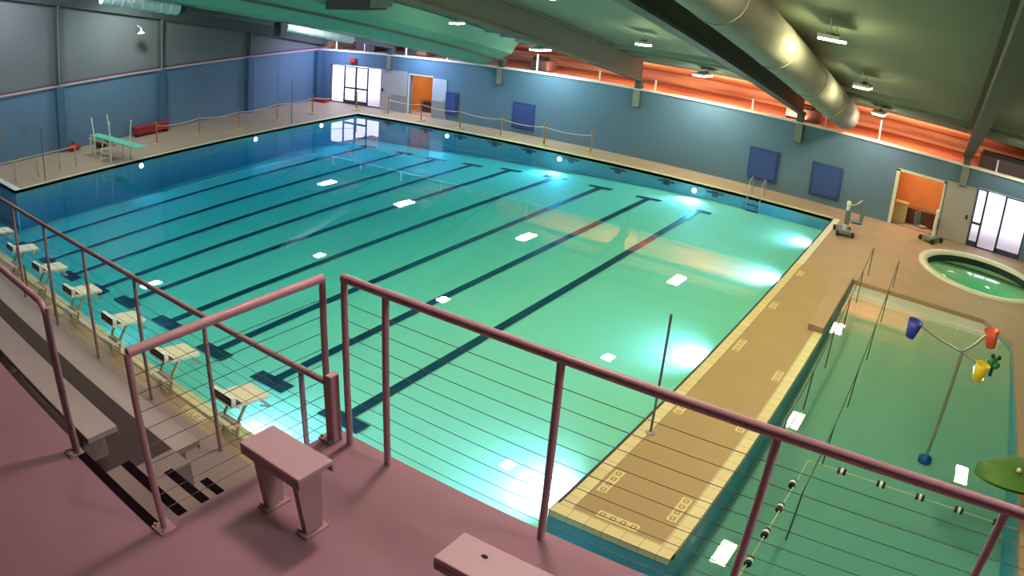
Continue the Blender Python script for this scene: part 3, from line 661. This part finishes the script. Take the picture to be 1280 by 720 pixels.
# deck gear at the left
t = thing('red_bin', 'long red covered bin on the deck against the left wall', 'bin', (-5.0, -10.35, ZD))
b = MB(); b.box(-.25, .25, -1.0, 1.0, .12, .42, 'red'); b.build('bin_body', t, .02); b = MB(); b.box(-.3, .3, -1.05, 1.05, .42, .5, 'red'); b.build('lid', t, .02)
for y in (-.9, .9): b = MB(); b.box(-.25, .25, y-.04, y+.04, 0, .12, 'black'); b.build('leg', t)
t = thing('red_bin', 'short dark red box lying at the corner by the glass entrance', 'bin', (-4.75, 1.55, ZD)); b = MB(); b.box(-.5, .5, -.22, .22, 0, .2, 'red'); b.build('bin_body', t, .03)
for i, (x, y) in enumerate(((-5.1, -14.9), (-4.4, -13.6))):
    b = MB(); b.ball((x, y, ZD+.17), .3, ('red', 'black')[i], 10, (1, 1.3, .6)); b.tube([(x-.15, y, ZD+.3), (x, y, ZD+.45), (x+.15, y, ZD+.3)], .02, 'black', 6)
    tag(b.build('gear_bag'), ('small dark red gear bag at the foot of the left wall', 'black gear bag behind the diving board')[i], 'bag')
# barrier posts with rope
def barrier(pts, lab, grp, ropelab):
    first_ = None
    for i, (x, y) in enumerate(pts):
        t = thing('barrier_post', lab[i], 'post', (x, y, ZD), 0, grp)
        b = MB(); b.lathe([(.24, 0), (.24, .035), (.05, .06)], 'brass', n=14); b.build('base', t)
        b = MB(); b.tube([(0, 0, .05), (0, 0, 1.0)], .035, 'orange', 8); b.ball((0, 0, 1.02), .05, 'orange', 8); b.build('pole', t)
    b = MB()
    for i in range(len(pts)-1):
        (xa, ya), (xb, yb) = pts[i], pts[i+1]
        b.tube([(xa+(xb-xa)*k/8, ya+(yb-ya)*k/8, .98-.10*4*(k/8)*(1-k/8)) for k in range(9)], .016, 'rope', 5)
    tag(b.build('barrier_rope'), ropelab, 'rope')
o9 = ['first', 'second', 'third', 'fourth', 'fifth', 'sixth', 'seventh']
barrier([(1.5, .85), (3.85, .85), (6.55, .65), (9.05, .6), (11.45, .6), (13.8, .75)], ['orange barrier post on the far deck, %s from the pool corner' % o9[i] for i in range(6)], 'barrier posts on the far deck', 'pale sagging rope strung between the far deck posts')
barrier([(-1.0, .9), (-1.95, -1.6), (-2.0, -4.1), (-1.75, -6.85), (-2.15, -9.05), (-2.3, -11.5)], ['orange barrier post on the left deck, %s from the glass entrance' % o9[i] for i in range(6)], 'barrier posts on the left deck', 'pale sagging rope strung between the left deck posts')
# flag poles
for x, y, h_, lab in ((-.47, -4.34, 2.2, 'thin grey flag pole on the left deck with nothing on it'), (25.48, -18.29, 2.3, 'thin dark flag pole on the walkway between the pools'), (-.5, -18.3, 2.2, 'thin pale flag pole left of the diving board')):
    t = thing('flag_pole', lab, 'pole', (x, y, ZD), 0); b = MB(); b.lathe([(.09, 0), (.09, .02), (.04, .04)], 'steel', n=12); b.build('base', t); b = MB(); b.tube([(0, 0, .03), (0, 0, h_)], .024, 'cable', 8); b.build('pole', t)
# stair handrails at alcove, left edge
for i, y in enumerate((-20.6, -22.2)):
    b = MB(); b.tube([(-2.5, y, ZD), (-2.5, y, 1.0), (-1.2, y, 1.0), (-.4, y, .3), (-.4, y, -.6)], .025, 'brass', 8); b.tube([(-2.5, y, .55), (-1.0, y, .55)], .02, 'brass', 8)
    tag(b.build('grab_rail'), 'tan metal grab rail at the recess of the pool, %s' % ('the one nearer the diving board' if i == 0 else 'the one nearer the starting blocks'), 'handrail', 'grab rails at the recess')
t = thing('deck_rail', 'tan metal rail frame on the deck at the left edge of the photo', 'railing', (0, 0, 0))
for i, y in enumerate((-19.3, -18.2, -17.1, -16.3)):
    b = MB(); b.tube([(-1.6, y, ZD), (-1.6, y, 1.0)], .03, 'brass', 8); b.build('post', t)
b = MB(); b.tube([(-1.6, -20.0, 1.0), (-1.6, -16.3, 1.0)], .028, 'brass', 8); b.tube([(-1.6, -20.0, .55), (-1.6, -17.1, .55)], .022, 'brass', 8); b.build('rail', t)

# pool ladder at the far wall
t = thing('pool_ladder', 'chrome pool ladder at the far pool wall in front of the blue pads', 'ladder', (21.8, 0, 0))
for s_ in (-1, 1):
    b = MB(); b.tube([(s_*.28, .55, ZD), (s_*.28, .5, .75), (s_*.28, .3, .88), (s_*.28, .02, .75), (s_*.28, -.1, .1), (s_*.28, -.1, -.5)], .024, 'steel', 8); b.build('handrail', t)
for q in range(2): b = MB(); b.box(-.28, .28, -.15, -.06, -.2-.25*q, -.17-.25*q, 'dark'); b.build('rung', t)

# pool lifts
def lift(loc, rz, lab, m):
    t = thing('pool_lift', lab, 'pool lift', loc, rz)
    b = MB(); b.box(-.25, .25, -.4, .4, .08, .2, 'grey_seat'); b.build('base', t, .02)
    for x, y in ((-.3, -.35), (.3, -.35), (-.3, .4), (.3, .4)):
        b = MB(); b.tube([(x-.04, y, .1), (x+.04, y, .1)], .1, 'black', 12); b.build('wheel', t)
    b = MB(); b.tube([(0, -.1, .2), (0, -.1, 1.15)], .07, 'white', 10); b.ball((0, -.1, 1.2), .1, 'white'); b.build('mast', t)
    b = MB(); b.tube([(0, -.1, 1.1), (.35, .1, 1.15), (.62, .3, 1.3)], .035, 'steel', 8); b.build('arm', t)
    b = MB(); b.box(.25, .7, .1, .52, .42, .50, m); T_ = Matrix.Translation((.66, .3, .5)) @ Matrix.Rotation(.15, 4, 'Y'); b.box(-.03, .03, -.2, .2, 0, .5, m, T_); b.build('seat', t, .02)
    b = MB(); b.box(-.1, .1, -.3, -.16, .45, .95, 'grey_seat'); b.build('battery_box', t, .02)
    return t
lift((25.95, -1.75, ZD), .35, 'grey and white pool lift with black wheels at the far right pool corner', 'grey_seat')
lift((29.35, 1.0, ZD), 2.6, 'grey pool lift with a dark seat between the right orange doorway and the spa', 'grey_seat')

# ramp handrails in the kids pool
for i, (x, ya, yb, lab) in enumerate(((28.5, -6.3, -18.6, 'long steel handrail running down into the kids pool, right of the ramp'), (27.57, -5.85, -16.5, 'long steel handrail running down into the kids pool beside the walkway'))):
    t = thing('ramp_handrail', lab, 'handrail', (0, 0, 0))
    def rz_(y): return max(.98+ (y+6.5)*.075, .22)
    ys_ = [ya+(yb-ya)*k/10 for k in range(11)]
    b = MB(); b.tube([(x, y, rz_(y)) for y in ys_], .014, 'girder', 8); b.build('top_rail', t)
    for y in ys_[::2]: b = MB(); b.tube([(x, y, zb(28, y) if y < -6.8 else ZD), (x, y, rz_(y))], .016, 'girder', 8); b.build('post', t)
# float lines
def float_line(pts_, ends, lab):
    t = thing('float_line', lab, 'float line', (ends[0][0], ends[0][1], 0)); o0 = Vector(ends[0]+(0,))
    b = MB(); b.tube([Vector(e_+(.015,))-o0 for e_ in ends], .012, 'rope_g', 6); b.build('rope', t)
    for p in pts_:
        q = Vector(p+(.02,))-o0; dirx = abs(ends[1][0]-ends[0][0]) > abs(ends[1][1]-ends[0][1]); dv = Vector((1,0,0)) if dirx else Vector((0,1,0))
        b = MB(); b.tube([q-dv*.085, q-dv*.08, q-dv*.028], [.05, .062, .062], 'black', 12); b.tube([q-dv*.028, q+dv*.028], .064, 'white', 12); b.tube([q+dv*.028, q+dv*.08, q+dv*.085], [.062, .062, .05], 'black', 12); b.build('float', t)
float_line([(28.98+.8*k, -17.27) for k in range(5)], [(28.30, -17.27), (32.58, -17.27)], 'float line with black and white floats running across the kids pool')
float_line([(28.24, -18.17-.78*k) for k in range(6)], [(28.30, -17.27), (28.18, -22.8)], 'float line with black and white floats running parallel to the walkway')
# splash bucket feature
t = thing('splash_buckets', 'water play pole with three tipping buckets on a blue round base', 'water toy', (30.6, -14.83, -.60))
b = MB(); b.lathe([(.16, 0), (.16, .10), (.06, .16)], 'blue_base', n=16); b.build('base', t)
b = MB(); b.tube([(0, 0, .1), (0, 0, 2.6)], .045, 'steel', 10); b.build('pole', t)
def bucket(px, py, pz, m, tilt):
    a_ = MB(); a_.tube([(0, 0, 2.55), (px*.45, py*.45, 2.55+.4*(pz-2.55)), (px*.9, py*.9, pz+.02)], .028, 'steel', 8); a_.build('arm', t)
    b = MB(); b.lathe([(.10, -.36), (.17, 0), (.155, 0), (.09, -.33), (.001, -.33)], m, n=16); o = b.build('bucket', t); o.location = (px, py, pz+.08); o.rotation_euler = tilt; return o
bucket(-1.12, 0.05, 2.78, 'blue', (0, .12, 0)); bucket(.50, .3, 2.98, 'redorange', (0, -.25, .0)); bucket(.50, -.15, 2.42, 'yellow', (0, .1, 0))
b = MB(); 
for k in range(5): b.ball((.72+.09*math.cos(k*1.3), -.0+.09*math.sin(k*1.3), 2.5+.05*(k % 2)), .065, 'green', 8)
b.tube([(.72, 0, 2.25), (.72, 0, 2.5)], .04, 'blue_base', 8); b.ball((.66, 0, 2.66), .05, 'dark', 8); b.ball((.80, 0, 2.66), .05, 'dark', 8)
b.tube([(.5, 0, 2.4), (.72, 0, 2.45)], .02, 'steel', 6); b.build('frog_head', t)['label'] = 'green frog-like spray head'
bpy.data.objects['frog_head'].name = 'spray_head'
# leaf shaped canopy
t = thing('leaf_canopy', 'large green leaf-shaped play canopy at the right edge of the kids pool', 'water toy', (32.35, -17.0, -.7))
b = MB(); L_ = []; nL = 16
top = []; bot = []
for i in range(nL+1):
    u = i/nL; w_ = .62*math.sin(PI*u**.8)+.01; x_ = -.95+1.9*u
    for v in (-1, -.5, 0, .5, 1): top.append((x_, v*w_, 1.62+.22*math.sin(PI*u)-.14*v*v - .05*abs(v)))
for i in range(nL):
    for j in range(4): a_ = i*5+j; L_.append((a_, a_+5, a_+6, a_+1))
b.add(top, L_, 'leaf', True); b.add([(x, y, z-.05) for x, y, z in top], [f[::-1] for f in L_], 'leaf', True); o_ = b.build('leaf', t); 
b = MB(); b.ball((.1, -.2, 1.86), .14, 'black', 10, (1.2, 1, .5)); b.build('spot', t); b = MB(); b.ball((-.22, -.28, 1.84), .05, 'cream', 8); b.build('knob', t)
b = MB(); b.tube([(.46, 0, .8), (.46, 0, 1.3), (.34, 0, 1.72)], .05, 'leaf', 10); b.build('stem', t)

# ------------------------------------------------------------------ underwater lights
def uw(x, y, z, n, lab, power, tiltz=-.0):
    t = thing('underwater_light', lab, 'pool light', (x, y, z), 0, 'underwater pool lights')
    nn = Vector(n); 
    b = MB(); b.tube([(0,0,0), nn*.03], .13, 'steel', 16); b.build('light_rim', t)
    b = MB(); b.tube([nn*.03, nn*.05], .10, 'uw', 16); b.build('light_lens', t)
    l = bpy.data.lights.new('pool_spot', 'SPOT'); l.energy = power*1.6; l.color = (1, .84, 1.15); l.spot_size = 2.6; l.spot_blend = 1; l.shadow_soft_size = .1
    o = bpy.data.objects.new('pool_spot', l); C.objects.link(o); o.location = (x+nn.x*.2, y+nn.y*.2, z); o.rotation_euler = (nn+Vector((0,0,-.30))).to_track_quat('-Z', 'Y').to_euler()
for i, y in enumerate((-2.7, -7.1, -13.7)): uw(.01, y, -.16, (1,0,0), 'round underwater light on the left pool wall, %s' % ['nearest the far corner', 'the middle one', 'in front of the diving board'][i], 18)
for i, x in enumerate((6.34, 12.72, 19.19)): uw(x, -.03, -.2, (0,-1,0), 'round underwater light on the far pool wall, %s' % ['the left one', 'the middle one', 'the right one'][i], (25, 140, 160)[i])
for i, y in enumerate((-2.3, -6.9, -13.5, -19.9)): uw(25.15, y, -.22, (-1,0,0), 'round underwater light on the right lap pool wall, %s' % ['nearest the far corner', 'second from the far corner', 'third from the far corner', 'at the near end of the walkway'][i], (170, 150, 150, 220)[i])
for i, x in enumerate((19.4, 12.8)): uw(x, -22.84, -.25, (0,1,0), 'round underwater light on the near pool wall, under the %s starting block' % ['nearest', 'fourth'][i], (160, 20)[i])

# ------------------------------------------------------------------ world, camera, view
wd = bpy.data.worlds.new('overcast_sky'); S.world = wd; wd.use_nodes = True
bg = wd.node_tree.nodes['Background']; bg.inputs['Color'].default_value = (.88, .87, 1, 1); bg.inputs['Strength'].default_value = 2.2

cam = bpy.data.cameras.new('camera'); co = bpy.data.objects.new('camera', cam); C.objects.link(co); S.camera = co
S.render.engine = 'CYCLES'
cam.type = 'PANO'
tgt = cam
if hasattr(cam, 'panorama_type'): tgt = cam
else: tgt = cam.cycles
tgt.panorama_type = 'FISHEYE_LENS_POLYNOMIAL'
tgt.fisheye_fov = PI
K = (0.036859667900450435, -0.00012047776949031128, 2.2997807287761224e-05, -6.888322952112704e-07)
tgt.fisheye_polynomial_k0 = 0
tgt.fisheye_polynomial_k1 = -K[0]; tgt.fisheye_polynomial_k2 = -K[1]; tgt.fisheye_polynomial_k3 = -K[2]; tgt.fisheye_polynomial_k4 = -K[3]
cam.sensor_width = 36; cam.sensor_height = 20.25; cam.sensor_fit = 'HORIZONTAL'
R_ = Vector((0.825206981448442, 0.5607837058066804, 0.06749128144047423)); U_ = Vector((-0.2666296689668294, 0.2814118379529953, 0.9218004106565348)); F_ = Vector((-0.4979378047461246, 0.7786713124044341, -0.38174458718227633))
mw = Matrix((( R_.x, U_.x, -F_.x, 29.386147), (R_.y, U_.y, -F_.y, -29.239710), (R_.z, U_.z, -F_.z, 7.340183), (0,0,0,1)))
co.matrix_world = mw
cam.clip_start = .05; cam.clip_end = 300
S.view_settings.view_transform = 'Standard'; S.view_settings.look = 'None'; S.view_settings.gamma = 1; S.view_settings.use_curve_mapping = False
S.view_settings.exposure = 1.0
S.cycles.use_denoising = True
S.cycles.max_bounces = 8; S.cycles.diffuse_bounces = 4; S.cycles.transparent_max_bounces = 16; S.cycles.volume_bounces = 0
S.cycles.sample_clamp_indirect = 6
